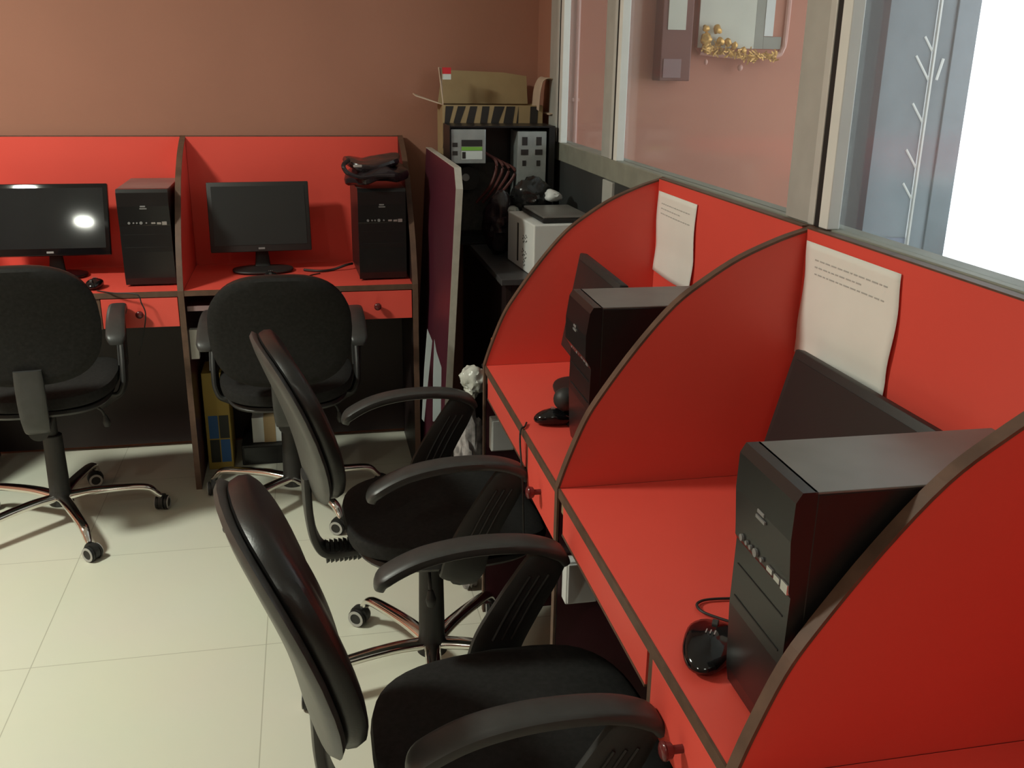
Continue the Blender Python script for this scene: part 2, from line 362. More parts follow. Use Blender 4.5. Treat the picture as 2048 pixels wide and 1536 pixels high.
def desk(label, loc, rz, tray_out=0.0, wid=W, right=True):
    t = thing('computer_desk', label, 'desk', loc, rz, 'red computer desks')
    a, b = TH / 2 + .001, wid - TH / 2 - .001
    tobj('desk_top', box(NB(), (a, .003, DZ - .018), (b, DEP - .018, DZ)), 'red', t)
    tobj('front_edge_band', box(NB(), (a, -.001, DZ - .019), (b, .003, DZ + .0005)), 'trim', t)
    bp = tobj('back_panel', box(NB(), (a, DEP - .018, .7), (b, DEP, TOPZ - .001)), 'red', t)
    tobj('top_edge_band', box(NB(), (a, DEP - .0185, TOPZ - .001), (b, DEP, TOPZ + .002)), 'trim', bp)
    tobj('modesty_panel', box(NB(), (a, DEP - .019, .02), (b, DEP - .001, .6995)), 'endpanel', t)
    dx = b - .262
    tobj('upright', box(NB(), (dx - .018, .004, .635), (dx, DEP - .03, DZ - .019)), 'trim', t)
    if right:   # keyboard tray closed with a red front
        tobj('keyboard_tray', box(NB(), (a + .012, .02, .684), (dx - .022, .30, .694)), 'maroon', t)
        f = tobj('tray_front', box(NB(), (a + .03, .002, .682), (dx - .022, .018, DZ - .0225)), 'red', t)
        tobj('edge_band', box(NB(), (a + .03, .0005, .678), (dx - .022, .0185, .682)), 'trim', f)
        tobj('corner_block', box(NB(), (a + .001, .006, .715), (a + .028, .03, DZ - .019)), 'tan', t)
    else:
        tobj('keyboard_tray', box(NB(), (a + .004, .05 - tray_out, .688), (dx - .022, .33 - tray_out, .700)), 'maroon', t)
        tobj('tray_lip', box(NB(), (a + .004, .044 - tray_out, .685), (dx - .022, .05 - tray_out, .703)), 'mauve', t)
    dr = tobj('drawer', box(NB(), (dx + .003, .001, .637), (b - .003, .018, DZ - .0225), .001), 'red', t)
    tobj('drawer_box', box(NB(), (dx + .01, .019, .645), (b - .01, .36, DZ - .03)), 'endpanel', dr)
    bm = NB(); kx = (dx + b) / 2
    cyl(bm, (kx, .002, .69), (kx, -.016, .69), .006, seg=12); cyl(bm, (kx, -.014, .69), (kx, -.026, .69), .011, .014, 16, .002)
    blob(bm, (kx, -.026, .69), (.014, .006, .014), 0, 1, 2)
    tobj('drawer_knob', bm, mat('knob_maroon', (.12, .02, .02), .2, noise_amt=.1), dr, smooth=True)
    return t
DX = .448
for y, lb in ((2.485, 'red curved divider with paper-hung bay at its near side, farthest of the right row'),
              (1.675, 'large red curved divider between the two black towers on the right'),
              (.855, 'dark red curved divider cut off by the bottom right corner'),):
    divider(lb, (DX, y, 0), R(-90))
desk('red desk bay with small tower and far mouse, behind the middle right divider', (DX, 2.485, 0), R(-90), wid=.81)
desk('red desk bay with the large grey-topped tower at right front', (DX, 1.675, 0), R(-90))
desk('red desk bay nearest the camera beyond the bottom right divider', (DX, .855, 0), R(-90))
LY = 3.515
divider('red curved divider seen edge-on between the two far left desks', (-.458, LY, 0), 0)
divider('dark brown end divider beside the tower topped with a black bag', (.371, LY, 0), 0, 'endpanel', 'endpanel')
divider('red curved divider at the far left end of the back wall desks', (-1.287, LY, 0), 0)
desk('far red desk with glossy monitor, at the left edge of the photo', (-1.287, LY, 0), 0, .0, .829, False)
desk('far red desk with matte monitor and bag-topped tower', (-.458, LY, 0), 0, .02, .829, False)

# ------------------------------------------------------------------ towers
def tower(label, loc, rz, h=.335, dep=.34, wid=.165, bulge=0.0):
    t = thing('computer_tower', label, 'computer', loc, rz, 'black computer towers')
    # local: front faces -x at x=0, right side towards -y ; centred on y
    hw = wid / 2
    tobj('case_body', box(NB(), (.022, -hw + .001, .008), (dep, hw - .001, h - .003), .002), 'case', t)
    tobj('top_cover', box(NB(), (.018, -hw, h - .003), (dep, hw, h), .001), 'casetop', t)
    bm = NB()
    zr = h * .655
    prof = [(-bulge, zr + .012), (-.004 - bulge * .6, h * .83), (-.003, h - .012), (.004, h), (.022, h), (.022, 0.006), (.010, .006), (.006, .03), (.002, zr * .55), (.0035, zr - .010), (.001, zr - .004)]
    prism(bm, prof, 'y', -hw, hw); tobj('front_bezel', bm, 'bezel', t)
    bm = NB()
    for k, (y, r) in enumerate(((.052, .0045), (.037, .003), (.026, .003), (.012, .0055), (-.006, .003))):
        cyl(bm, (.004, y, zr + .002), (-.0025, y, zr + .002), r, seg=12)
    tobj('button_row', bm, 'badge', t)
    bm = NB(); box(bm, (-.002, -.036, zr - .002), (.004, -.022, zr + .004)); box(bm, (-.002, -.055, zr - .0035), (.004, -.041, zr + .0035)); box(bm, (-.0015, -.074, zr - .006), (.004, -.058, zr + .006))
    tobj('usb_port', bm, 'usb', t)
    bm = NB(); box(bm, (-.0055, -.012, h * .80), (-.003, .012, h * .80 + .004)); box(bm, (-.0055, -.008, h * .80 + .007), (-.003, .010, h * .80 + .012), .001)
    tobj('badge', bm, 'badge', t, (-bulge * .7, 0, 0))
    bm = NB(); box(bm, (.0014, -hw + .012, zr * .62), (.006, hw - .012, zr * .62 + .0018)); box(bm, (.0022, -hw + .012, zr * .82), (.006, hw - .012, zr * .82 + .0014))
    tobj('bay_seam', bm, 'gasket', t)
    bm = NB()
    for x in (.04, dep - .05):
        for y in (-hw + .02, hw - .02): cyl(bm, (x, y, 0), (x, y, .009), .01, seg=12)
    tobj('foot', bm, 'gasket', t)
    return t
tower('large black tower with painted-glare grey top beside the near right divider', (.505, .947, DZ + .001), R(-1), h=.346, wid=.150)
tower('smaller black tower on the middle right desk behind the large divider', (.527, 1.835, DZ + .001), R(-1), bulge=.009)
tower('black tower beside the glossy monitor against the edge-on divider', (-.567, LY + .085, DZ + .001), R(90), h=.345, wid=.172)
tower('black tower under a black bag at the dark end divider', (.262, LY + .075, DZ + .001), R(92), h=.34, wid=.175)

# ------------------------------------------------------------------ monitors
def monitor(label, loc, rz, wid, hei, zc, tilt, scr, body, base='oval', yaw=0):
    t = thing('monitor', label, 'monitor', loc, rz, 'computer monitors')
    mt = Matrix.Translation((0, 0, zc)) @ Matrix.Rotation(R(-tilt), 4, 'X')
    bm = NB(); box(bm, (-wid / 2, -.012, -hei / 2), (wid / 2, .010, hei / 2), .004, mtx=mt); box(bm, (-wid * .32, .010, -hei * .30), (wid * .32, .032, hei * .30), .008, mtx=mt)
    hs = tobj('housing', bm, body, t, smooth=True)
    tobj('screen', box(NB(), (-wid / 2 + .016, -.0135, -hei / 2 + .026), (wid / 2 - .016, -.0118, hei / 2 - .016), mtx=mt), scr, t)
    tobj('badge', box(NB(), (-.012, -.0140, -hei / 2 + .009), (.012, -.0118, -hei / 2 + .016), mtx=mt), 'badge', hs)
    zt = zc - hei * .12
    bm = NB(); sweep(bm, [(0, .028, .012), (0, .036, zt * .5), (0, .030, zt)], (1, 0, 0), [.03, .022, .024], .009, 5, 14, .6); tobj('neck', bm, 'plastic', t, smooth=True)
    bm = NB(); pad(bm, .115, .075, .014, .5, 2.4)
    tobj('stand_base', bm, 'gloss' if body == 'gloss' else 'plastic', t, (0, -.012, .008), smooth=True)
    return t
monitor('glossy black monitor with bright lamp reflection at the far left', (-.935, 3.83, DZ + .001), R(0), .42, .262, .208, 15, 'screen', 'gloss')
monitor('matte black monitor in the bay right of the edge-on divider', (-.185, 3.83, DZ + .001), R(3), .375, .262, .208, 10, 'mscreen', 'plastic')
monitor('black monitor below the larger paper on the right wall', (.846, 1.36, DZ + .001), R(-90), .43, .262, .160, 14, 'mscreen', 'plastic')
monitor('black monitor corner peeking out behind the smaller right tower', (.662, 2.20, DZ + .001), R(-92), .38, .25, .195, 10, 'mscreen', 'plastic')

# ------------------------------------------------------------------ mice and cables
def mouse(label, loc, rz, s=1):
    t = thing('computer_mouse', label, 'mouse', loc, rz, 'computer mice')
    bm = NB(); pad(bm, .055 * s, .031 * s, .034, .75, 2.3, 28, 10, bend=lambda c: (c.x, c.y * (1 - .12 * c.x / .055), (c.z + .017) * (1 - .30 * (c.x / (.055 * s)) ** 2)))
    tobj('mouse_body', bm, 'gloss', t, smooth=True)
    bm = NB(); cyl(bm, (-.030, -.004, .031), (-.030, .004, .031), .007, seg=12); tobj('scroll_wheel', bm, 'greyplastic', t)
    bm = NB()
    for k in (-1, 0, 1): box(bm, (-.002, k * .006 - .0008, .0378), (.008, k * .006 + .0008, .0386))
    tobj('highlight_stripe', bm, 'silver', t)  # silver stripes modelled in place of highlight lines on the shell
    return t
mouse('glossy black mouse in front of the large right tower', (.518, 1.088, DZ + .001), R(235), 1.2)
mouse('black mouse on the middle right desk, cable over the edge', (.524, 2.012, DZ + .001), R(175), .85)
mouse('black mouse beside the glossy monitor on the far left desk', (-.755, 3.60, DZ + .001), R(80), .85)
mouse('black mouse below the matte monitor on the far desk', (-.150, 3.635, DZ + .001), R(90), .85)
def cable(label, pts, r=.0022, m='plastic', name='cable'):
    bm = NB(); tube(bm, pts, r); return tag(tobj(name, bm, m, smooth=True), label, 'cable')
cable('thin mouse cable draped over the middle right desk edge', [(.462, 2.020, DZ + .004), (.452, 1.995, DZ + .004), (.441, 1.985, DZ + .001), (.438, 1.975, DZ - .03), (.437, 1.95, .69), (.436, 1.925, .62), (.437, 1.91, .5)])
cable('thin cable hanging over the left desk drawer', [(-.74, 3.545, DZ + .004), (-.68, 3.50, DZ + .004), (-.60, 3.477, DZ + .002), (-.585, 3.472, DZ - .03), (-.575, 3.468, .70), (-.585, 3.466, .64), (-.61, 3.466, .55)])
cable('loop of black cable beside the large right tower', [(.60, 1.14, DZ + .004), (.57, 1.165, DZ + .004), (.548, 1.19, DZ + .005), (.553, 1.215, DZ + .004), (.59, 1.22, DZ + .004), (.70, 1.2, DZ + .004)])
cable('black cable running between matte monitor and bagged tower', [(-.03, 3.80, DZ + .006), (.03, 3.77, DZ + .006), (.08, 3.79, DZ + .006), (.13, 3.80, DZ + .02), (.158, 3.83, DZ + .02)], .005)
cable('thin cable lying curled in front of the matte monitor', [(-.12, 3.68, DZ + .003), (-.02, 3.66, DZ + .003), (.01, 3.63, DZ + .003), (-.01, 3.70, DZ + .003), (.03, 3.74, DZ + .003)])
t = thing('speaker', 'small black round speaker poking out left of the smaller tower', 'speaker', (.572, 2.0, DZ + .001))
bm = NB(); blob(bm, (-.026, 0, .062), (.027, .027, .027), 0, 1, 3); tobj('speaker_ball', bm, 'plastic', t, smooth=True)
bm = NB(); cyl(bm, (0, 0, 0), (0, 0, .012), .024, .02, 20, .002); cyl(bm, (0, 0, .01), (-.018, 0, .045), .006, seg=10); tobj('speaker_foot', bm, 'plastic', t)

# ------------------------------------------------------------------ papers
def paper(label, y0, y1, z0, z1, seed, sag):
    t = thing('paper_notice', label, 'paper', (DX + DEP - .0195, y1, z1), R(-90), 'papers on the right wall')
    wv, hv = y1 - y0, z1 - z0
    def f(u, v):   # u right, v down
        d = .0015 + .004 * abs(math.sin(v * 5 + seed)) * v + .006 * max(0, u - .9) * 3 * v
        return (u * wv + .004 * math.sin(v * 7 + seed), -d, -v * hv + .005 * math.sin(u * 3 + seed) * v - sag * v * u)
    bm = NB(); N = 16; g = [[bm.verts.new(f(i / N, j / N)) for i in range(N + 1)] for j in range(N + 1)]
    for j in range(N):
        for i in range(N): bm.faces.new((g[j][i], g[j][i + 1], g[j + 1][i + 1], g[j + 1][i]))
    s = tobj('sheet', bm, 'paper', t, smooth=True)
    md = s.modifiers.new('thick', 'SOLIDIFY'); md.thickness = .0006
    bm = NB(); random.seed(seed)
    for k, v in enumerate((.13, .19, .25)):
        u = .12
        while u < (.86 if k != 1 else .6):
            L = random.uniform(.02, .06); a = f(u, v); b = f(u + L, v)
            q = [(a[0], a[1] - .0012, a[2]), (b[0], b[1] - .0012, b[2]), (b[0], b[1] - .0012, b[2] - .0025), (a[0], a[1] - .0012, a[2] - .0025)]
            bm.faces.new([bm.verts.new(p) for p in q]); u += L + .015
    tx = tobj('text_lines', bm, 'textink', t)
paper('smaller-looking white paper on the far right bay wall', 2.195, 2.462, 1.02, 1.232, 3, .0)
paper('large white paper above the monitor on the right wall', 1.345, 1.652, 1.03, 1.241, 5, .0)

# ------------------------------------------------------------------ chairs
def make_chair(label, loc, rz, legrot, lift=0.0, byaw=0, shellm='fabric', bu=-.285, bz=0.0):
    t = thing('office_chair', label, 'chair', loc, rz, 'black swivel office chairs')
    # seat, local +x forward
    def sb(c):
        x, y, z = c
        return (x + .030, y * (1 - .10 * max(0, -x / .24)), z + .468 + lift + .010 * (abs(y) / .23) ** 2 - .018 * max(0, (x - .12) / .12) ** 2)
    bm = NB(); pad(bm, .245, .232, .062, .45, 3.4, 44, 12, sb); tobj('seat', bm, 'fabric', t, smooth=True)
    bm = NB(); pad(bm, .225, .212, .026, .4, 3.4, 44, 8, lambda c: (c.x + .030, c.y * (1 - .1 * max(0, -c.x / .24)), c.z + .429 + lift)); tobj('seat_shell', bm, 'greyplastic', t, smooth=True)
    # backrest
    A = R(14); cz = .772 + lift + bz; cu = bu; by = R(byaw)
    def bb(c, off=0):
        u, v, n = c     # u: across(y), v: up, n: thickness forward
        wf = 1 - .10 * max(0, v / .2) ** 2 - .03 * max(0, -v / .2)
        y = u * wf; cv = .022 * (u / .235) ** 2; lum = .018 * math.cos((v + .06) * 8)
        n2 = n + cv * .8 + lum - .022
        X = n2 * math.cos(A) - v * math.sin(A)
        return (cu + X - y * math.sin(by), y * math.cos(by) + X * math.sin(by), cz + v * math.cos(A) + n2 * math.sin(A))
    bm = NB(); pad(bm, .218, .196, .064, .62, 2.9, 44, 14, lambda c: bb(c)); tobj('backrest', bm, 'leather', t, smooth=True)
    bm = NB(); pad(bm, .222, .200, .026, .5, 3.0, 44, 8, lambda c: bb((c.x, c.y, c.z - .027))); tobj('back_shell', bm, shellm, t, smooth=True)
    # spine bar
    bm = NB(); sweep(bm, [(-.300, 0, .612 + lift), (-.300, 0, .575 + lift), (-.298, 0, .51 + lift), (-.288, 0, .445 + lift), (-.262, 0, .405 + lift), (-.20, 0, .40 + lift), (-.06, 0, .402 + lift)], (0, 1, 0), [.040, .042, .042, .040, .036, .03, .03], .011, 6, 16, .55)
    tobj('spine_bar', bm, 'greyplastic', t, smooth=True)
    bm = NB()
    for k in range(8): cyl(bm, (-.262 + k * .011, 0, .40 + lift), (-.254 + k * .011, 0, .40 + lift), .030, .026, 20)
    tobj('bellows', bm, 'plastic', t, smooth=False)
    # arms
    for s in (-1, 1):
        y = s * .247
        bm = NB()
        P = [(-.178, y, .640), (-.165, y, .662), (-.10, y, .692), (-.01, y, .706), (.09, y, .702), (.152, y, .682), (.172, y, .658)]
        sweep(bm, [(a, b, c + lift) for a, b, c in P], (0, 1, 0), [.018, .030, .030, .029, .028, .027, .020], [.010, .012, .012, .012, .012, .013, .009], 6, 16, .6)
        arm = tobj('armrest', bm, 'greyplastic', t, smooth=True)
        bm = NB()
        P = [(.145, y, .678), (.118, y, .63), (.082, y, .57), (.045, y, .50), (.03, y * .98, .445), (.02, y * .88, .408), (.015, y * .6, .402)]
        sweep(bm, [(a, b, c + lift) for a, b, c in P], (0, 1, 0), [.016, .013, .012, .012, .012, .012, .012], [.035, .043, .046, .050, .052, .045, .04], 6, 16, .7)
        sup = tobj('arm_support', bm, 'plastic', arm, smooth=True)
        bm = NB()
        for k in range(3):
            o = -.018 + k * .018
            tube(bm, [(a + o, y + s * .0135, c + lift) for a, b, c in [(.12, y, .64), (.085, y, .58), (.05, y, .51)]], .003, 4, 6)
            tube(bm, [(a + o, y - s * .0135, c + lift) for a, b, c in [(.12, y, .64), (.085, y, .58), (.05, y, .51)]], .003, 4, 6)
        tobj('support_rib', bm, 'plastic', arm)
    # mechanism, gas lift
    bm = NB(); box(bm, (-.09, -.075, .385 + lift), (.10, .075, .417 + lift), .008); tobj('tilt_mechanism', bm, 'plastic', t)
    bm = NB(); cyl(bm, (0, 0, .13), (0, 0, .33), .034, .031, 24, .002); cyl(bm, (0, 0, .33), (0, 0, .386 + lift), .020, seg=20); tobj('gas_lift', bm, 'plastic', t, smooth=True)
    bm = NB(); tube(bm, [(-.02, -.07, .40 + lift), (-.03, -.13, .396 + lift), (-.035, -.165, .38 + lift), (-.035, -.175, .35 + lift)], .0045)
    sweep(bm, [(-.035, -.175, .358 + lift), (-.035, -.178, .335 + lift), (-.035, -.179, .318 + lift)], (0, 1, 0), [.006, .013, .009], [.006, .013, .009], 4, 12); tobj('height_lever', bm, 'plastic', t, smooth=True)
    # base
    bm = NB(); cyl(bm, (0, 0, .075), (0, 0, .135), .040, .033, 24, .003); tobj('base_hub', bm, 'plastic', t, smooth=True)
    legm = None
    for k in range(5):
        ang = R(legrot + 72 * k) - rz
        if legm is None:
            bm = NB(); sweep(bm, [(.028, 0, .102), (.10, 0, .108), (.20, 0, .105), (.28, 0, .095), (.308, 0, .070), (.322, 0, .056)], (0, 1, 0), [.022, .020, .018, .016, .013, .010], [.014, .013, .012, .012, .011, .009], 5, 14, .85)
            L = tobj('leg', bm, 'chrome', t, smooth=True); legm = L.data
        else:
            L = bpy.data.objects.new('leg', legm); COL.objects.link(L); L.parent = t
        L.rotation_euler = (0, 0, ang)
        cast(L, k)
    return t
CM = {}
def cast(parent, k):
    if not CM:
        bm = NB(); cyl(bm, (0, 0, .042), (0, 0, .064), .007, seg=10)
        cyl(bm, (.012, -.0215, .026), (.012, -.009, .026), .026, seg=24, bev=.003); cyl(bm, (.012, .009, .026), (.012, .0215, .026), .026, seg=24, bev=.003)
        h = bmesh.new(); bmesh.ops.create_cone(h, cap_ends=True, segments=24, radius1=.028, radius2=.028, depth=.016)
        bmesh.ops.transform(h, matrix=Matrix.Translation((.010, 0, .031)) @ Matrix.Rotation(PI / 2, 4, 'X'), verts=h.verts); merge(bm, h)
        CM['c'] = tobj('caster', bm, 'plastic', None, smooth=True)
        bm = NB()
        for s in (-1, 1):
            q = bmesh.new(); vs = []
            for ring, (rr, yy) in enumerate(((.024, .0212), (.024, .0232), (.0165, .0232), (.0165, .0212))):
                vs.append([q.verts.new((.012 + rr * math.cos(2 * PI * i / 24), s * yy, .026 + rr * math.sin(2 * PI * i / 24))) for i in range(24)])
            for a in range(3):
                for i in range(24): q.faces.new((vs[a][i], vs[a][(i + 1) % 24], vs[a + 1][(i + 1) % 24], vs[a + 1][i]))
            merge(bm, q)
        # the pale rings are part of the wheel mesh: second material slot
        me = bpy.data.meshes.new('ring'); bm.to_mesh(me); bm.free()
        base = CM['c'].data; b2 = bmesh.new(); b2.from_mesh(base); n0 = len(b2.faces); b2.from_mesh(me); b2.faces.ensure_lookup_table()
        for i in range(n0, len(b2.faces)): b2.faces[i].material_index = 1
        b2.to_mesh(base); b2.free(); base.materials.append(M['lightgrey'])
        o = CM['c']
    else:
        o = bpy.data.objects.new('caster', CM['c'].data); COL.objects.link(o)
    o.parent = parent; o.location = (.322, 0, 0); o.rotation_euler = (0, 0, R(25 + 47 * k))
make_chair('black chair at the left photo edge with its back to the camera', (-.89, 3.31, 0), R(97), -64, .035, bz=-.012)
make_chair('black chair facing the matte monitor, back to the camera', (-.105, 3.34, 0), R(90), 12, bz=-.030)
make_chair('black armchair at the middle right desk, shown side-on, second nearest', (.26, 2.198, 0), R(4), 121, 0, 6, 'shell', -.292)
make_chair('nearest black armchair, side-on and cut off at the bottom edge', (.272, 1.325, 0), R(1), 60, 0, 10, 'shell', -.312)

# ------------------------------------------------------------------ corner: table, board, junk
TZ = .89
t = thing('side_table', 'dark grey table in the corner holding white box and open case', 'table', (.59, 2.98, 0))
tobj('table_top', box(NB(), (0, 0, TZ - .02), (.31, .93, TZ), .002), 'tablegrey', t)
tobj('side_panel', box(NB(), (.02, .02, 0), (.038, .91, TZ - .021)), 'endpanel', t)
tobj('side_panel', box(NB(), (.285, .02, 0), (.303, .91, TZ - .021)), 'endpanel', t)
tobj('front_panel', box(NB(), (.039, .02, .0), (.284, .035, TZ - .021)), 'endpanel', t)
# leaning maroon board
t = thing('leaning_board', 'tall maroon board with pale edge leaning beside the corner table', 'board', (.386, 3.02, 0))
mt = Matrix.Rotation(R(3.2), 4, 'Y')
pts = [(0, 0), (0, 1.175), (.06, 1.232), (.80, 1.232), (.80, 0)]
bm = NB(); prism(bm, pts, 'x', 0, .020); bmesh.ops.transform(bm, matrix=mt, verts=bm.verts); tobj('board_panel', bm, 'board', t)
bm = NB(); box(bm, (-.001, -.003, .0), (.021, 0.0, 1.175)); c = math.hypot(.06, .057)
prism(bm, [(-.003, 1.175), (.0575, 1.235), (.80, 1.235), (.80, 1.232), (.06, 1.232), (0, 1.175)], 'x', -.001, .021)
bmesh.ops.transform(bm, matrix=mt, verts=bm.verts); tobj('edge_band', bm, 'lighttrim', t)
# white box with print
t = thing('white_box', 'white box with black bar and symbols on its side, on the corner table', 'box', (.697, 2.995, TZ + .001), R(4))
tobj('carton', box(NB(), (0, 0, 0), (.185, .31, .168), .004), 'whitebox', t)
bm = NB(); box(bm, (-.0008, .175, .02), (.001, .19, .148)); tobj('black_bar', bm, 'ink', t)
bm = NB()
for (y, z) in ((.115, .105), (.085, .11), (.12, .06), (.09, .055), (.105, .028)):
    for k in range(5):
        a = k * 1.256; box(bm, (-.0008, y + .009 * math.cos(a) - .0025, z + .011 * math.sin(a) - .0025), (.001, y + .009 * math.cos(a) + .0025, z + .011 * math.sin(a) + .0025))
tobj('printed_symbol', bm, 'ink', t)
# dark flat device on the white box
t = thing('laptop', 'dark closed laptop-like slab lying on the white box', 'laptop', (.735, 3.02, TZ + .171), R(2))
tobj('lower_case', box(NB(), (-.005, 0, 0), (.165, .27, .012), .003), 'gasket', t)
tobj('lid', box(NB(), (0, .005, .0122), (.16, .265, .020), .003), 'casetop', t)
# open case
t = thing('open_computer_case', 'opened computer case showing power supply and drive cage, on the corner table', 'computer', (.515, 3.60, TZ + .001))
bm = NB(); WX, DY, HZ = .395, .17, .435
box(bm, (0, 0, 0), (WX, DY, .006)); box(bm, (0, 0, HZ - .006), (WX, DY, HZ)); box(bm, (WX - .022, 0, .006), (WX, DY, HZ - .006)); box(bm, (0, DY - .003, .006), (WX - .022, DY, HZ - .006)); box(bm, (0, 0, .006), (.003, DY - .003, HZ - .006))
tobj('case_shell', bm, 'case', t)
bm = NB(); box(bm, (.006, .008, .30), (.135, .13, HZ - .012), .002); ps = tobj('power_supply', bm, 'steel', t)
bm = NB(); box(bm, (.045, .0065, .315), (.122, .009, .345)); tobj('white_sticker', bm, 'whitelabel', ps)
bm = NB(); box(bm, (.045, .0065, .347), (.122, .009, .360)); tobj('green_sticker', bm, 'greenlabel', ps)
bm = NB(); box(bm, (.045, .0065, .362), (.122, .009, .385)); box(bm, (.047, .0058, .318), (.060, .0068, .342)); box(bm, (.012, .0065, .33), (.030, .009, .345)); box(bm, (.012, .0065, .36), (.030, .009, .375)); tobj('dark_sticker', bm, 'ink', ps)
bm = NB(); box(bm, (.255, .008, .125), (.365, .14, HZ - .02), .002); dc = tobj('drive_cage', bm, 'steel', t)
bm = NB()
bm.free()
for x in (.268, .322):
    for a, b, c, d_ in ((0, .028, .33, .350), (.004, .024, .365, .395), (.006, .02, .29, .31)):
        tobj('slot', box(NB(), (x + a, .0065, c), (x + b, .009, d_)), 'ink', dc)
bm = NB(); box(bm, (.02, .15, .03), (.25, .158, .29)); mb = tobj('circuit_board', bm, 'pcb', t)
bm = NB(); cyl(bm, (.085, .15, .235), (.085, .10, .235), .045, seg=24); tobj('cooling_fan', bm, 'plastic', mb)
bm = NB(); cyl(bm, (.075, .099, .24), (.075, .094, .24), .014, seg=18); tobj('fan_hub', bm, 'lightgrey', mb)
bm = NB(); random.seed(3)
for k in range(4):
    x = .14 + k * .014
    tube(bm, [(x, .06, .335 - k * .01), (x + .04 + .01 * k, .03, .30 - .01 * k), (x + .02, .03, .22 - .01 * k), (x - .03 + .01 * k, .06, .15)], .006)
tobj('wire_bundle', bm, 'redcable', t, smooth=True)
# carton behind
t = thing('cardboard_carton', 'open brown carton with black zebra stripes behind the open case', 'box', (.515, 3.785, TZ + .001))
CX, CY, CZ = .39, .15, .50
bm = NB(); box(bm, (0, 0, 0), (CX, .004, CZ)); box(bm, (0, CY - .004, 0), (CX, CY, CZ)); box(bm, (0, .004, 0), (.004, CY - .004, CZ)); box(bm, (CX - .004, .004, 0), (CX, CY - .004, CZ)); box(bm, (.004, .004, 0), (CX - .004, CY - .004, .004))
tobj('carton_body', bm, 'card', t)
def flap(pts, m='card'):
    bm = NB(); vs = [bm.verts.new(p) for p in pts]; bm.faces.new(vs)
    o = tobj('flap', bm, m, t); md = o.modifiers.new('t', 'SOLIDIFY'); md.thickness = .004; return o
flap([(.0, CY - .01, CZ), (CX - .03, CY - .01, CZ), (CX - .035, CY + .0, CZ + .105), (.26, CY, CZ + .118), (.02, CY, CZ + .125)])
flap([(0.0, .004, CZ), (0, .004, CZ + .01), (-.012, .03, CZ + .135), (.0, .05, CZ + .135), (.006, .05, CZ)], 'cardpale')
flap([(-.001, .01, CZ), (-.001, CY - .02, CZ), (-.10, CY - .03, CZ + .035), (-.10, .02, CZ + .03)], 'cardpale')
bm = NB(); sweep(bm, [(CX - .022, .03, CZ - .01), (CX - .018, .02, CZ + .06), (CX + .0, .01, CZ + .098), (CX + .035, .005, CZ + .09), (CX + .05, .0, CZ + .03), (CX + .045, .0, CZ - .02), (CX + .015, .0, CZ - .03)], (0, 1, 0), .06, .003, 5, 10, .5); tobj('curled_flap', bm, 'cardpale', t, smooth=True)
bm = NB(); box(bm, (.003, .0, CZ + .112), (.033, .02, CZ + .135)); tobj('red_label', bm, 'redink', t)
bm = NB(); box(bm, (.003, .0, CZ + .092), (.033, .02, CZ + .1115)); tobj('white_label', bm, 'whitelabel', t)
bm = NB(); random.seed(8)
x = -.01
for k, (w0, w1, sl) in enumerate(((.03, .012, -.075), (.03, .018, -.045), (.028, .03, -.040), (.028, .026, -.022), (.040, .014, -.035), (.034, .040, -.030), (.0, .018, -.02), (.030, .030, -.004))):
    x0 = .012 + k * .047
    q = [(x0, CZ - .004), (min(x0 + w0, CX - .002), CZ - .004), (max(x0 + w1 + sl, .001), CZ - .16), (max(x0 + sl, 0), CZ - .16)]
    prism(bm, q, 'y', -.0012, .001)
tobj('zebra_stripe', bm, 'ink', t)

bm = NB(); blob(bm, (.668, 3.40, TZ + .115), (.062, .07, .118), .3, 12, 4, 2, TZ + .001, True)
tag(tobj('black_bag', bm, 'bag', smooth=True), 'shapeless black plastic bag before the open case on the corner table', 'bag')
t = thing('wrapped_bundle', 'shiny black wrapped bundle with white ends behind the white box', 'bundle', (.785, 3.385, TZ))
bm = NB(); blob(bm, (-.01, 0, .20), (.088, .06, .075), .3, 14, 4, 5, None, True); blob(bm, (0, .0, .08), (.07, .06, .085), .2, 14, 4, 9, .001, True)
tobj('wrapping', bm, 'tin', t, smooth=True)
bm = NB(); blob(bm, (.055, -.045, .215), (.038, .03, .022), .3, 30, 3, 4, None, True); tobj('white_end', bm, 'whitebox', t, smooth=True)
bm = NB(); blob(bm, (-.082, -.03, .165), (.022, .03, .018), .3, 30, 3, 6, None, True); tobj('white_end', bm, 'clear', t, smooth=True)

# papers by the board
for lb, pts in (('narrow pale blue paper strip leaning left of the maroon board', [(.352, .735), (.367, .695), (.352, .56), (.337, .42), (.330, .43), (.340, .60)]),
                ('wider pale blue paper leaning on the maroon board edge', [(.374, .70), (.380, .66), (.396, .605), (.392, .42), (.366, .42), (.369, .58)])):
    bm = NB(); prism(bm, pts, 'y', 2.985, 2.990); 
    bmesh.ops.subdivide_edges(bm, edges=bm.edges[:], cuts=1)
    o = tobj('paper_strip', bm, 'bluewhite'); tag(o, lb, 'paper', 'paper strips by the board')
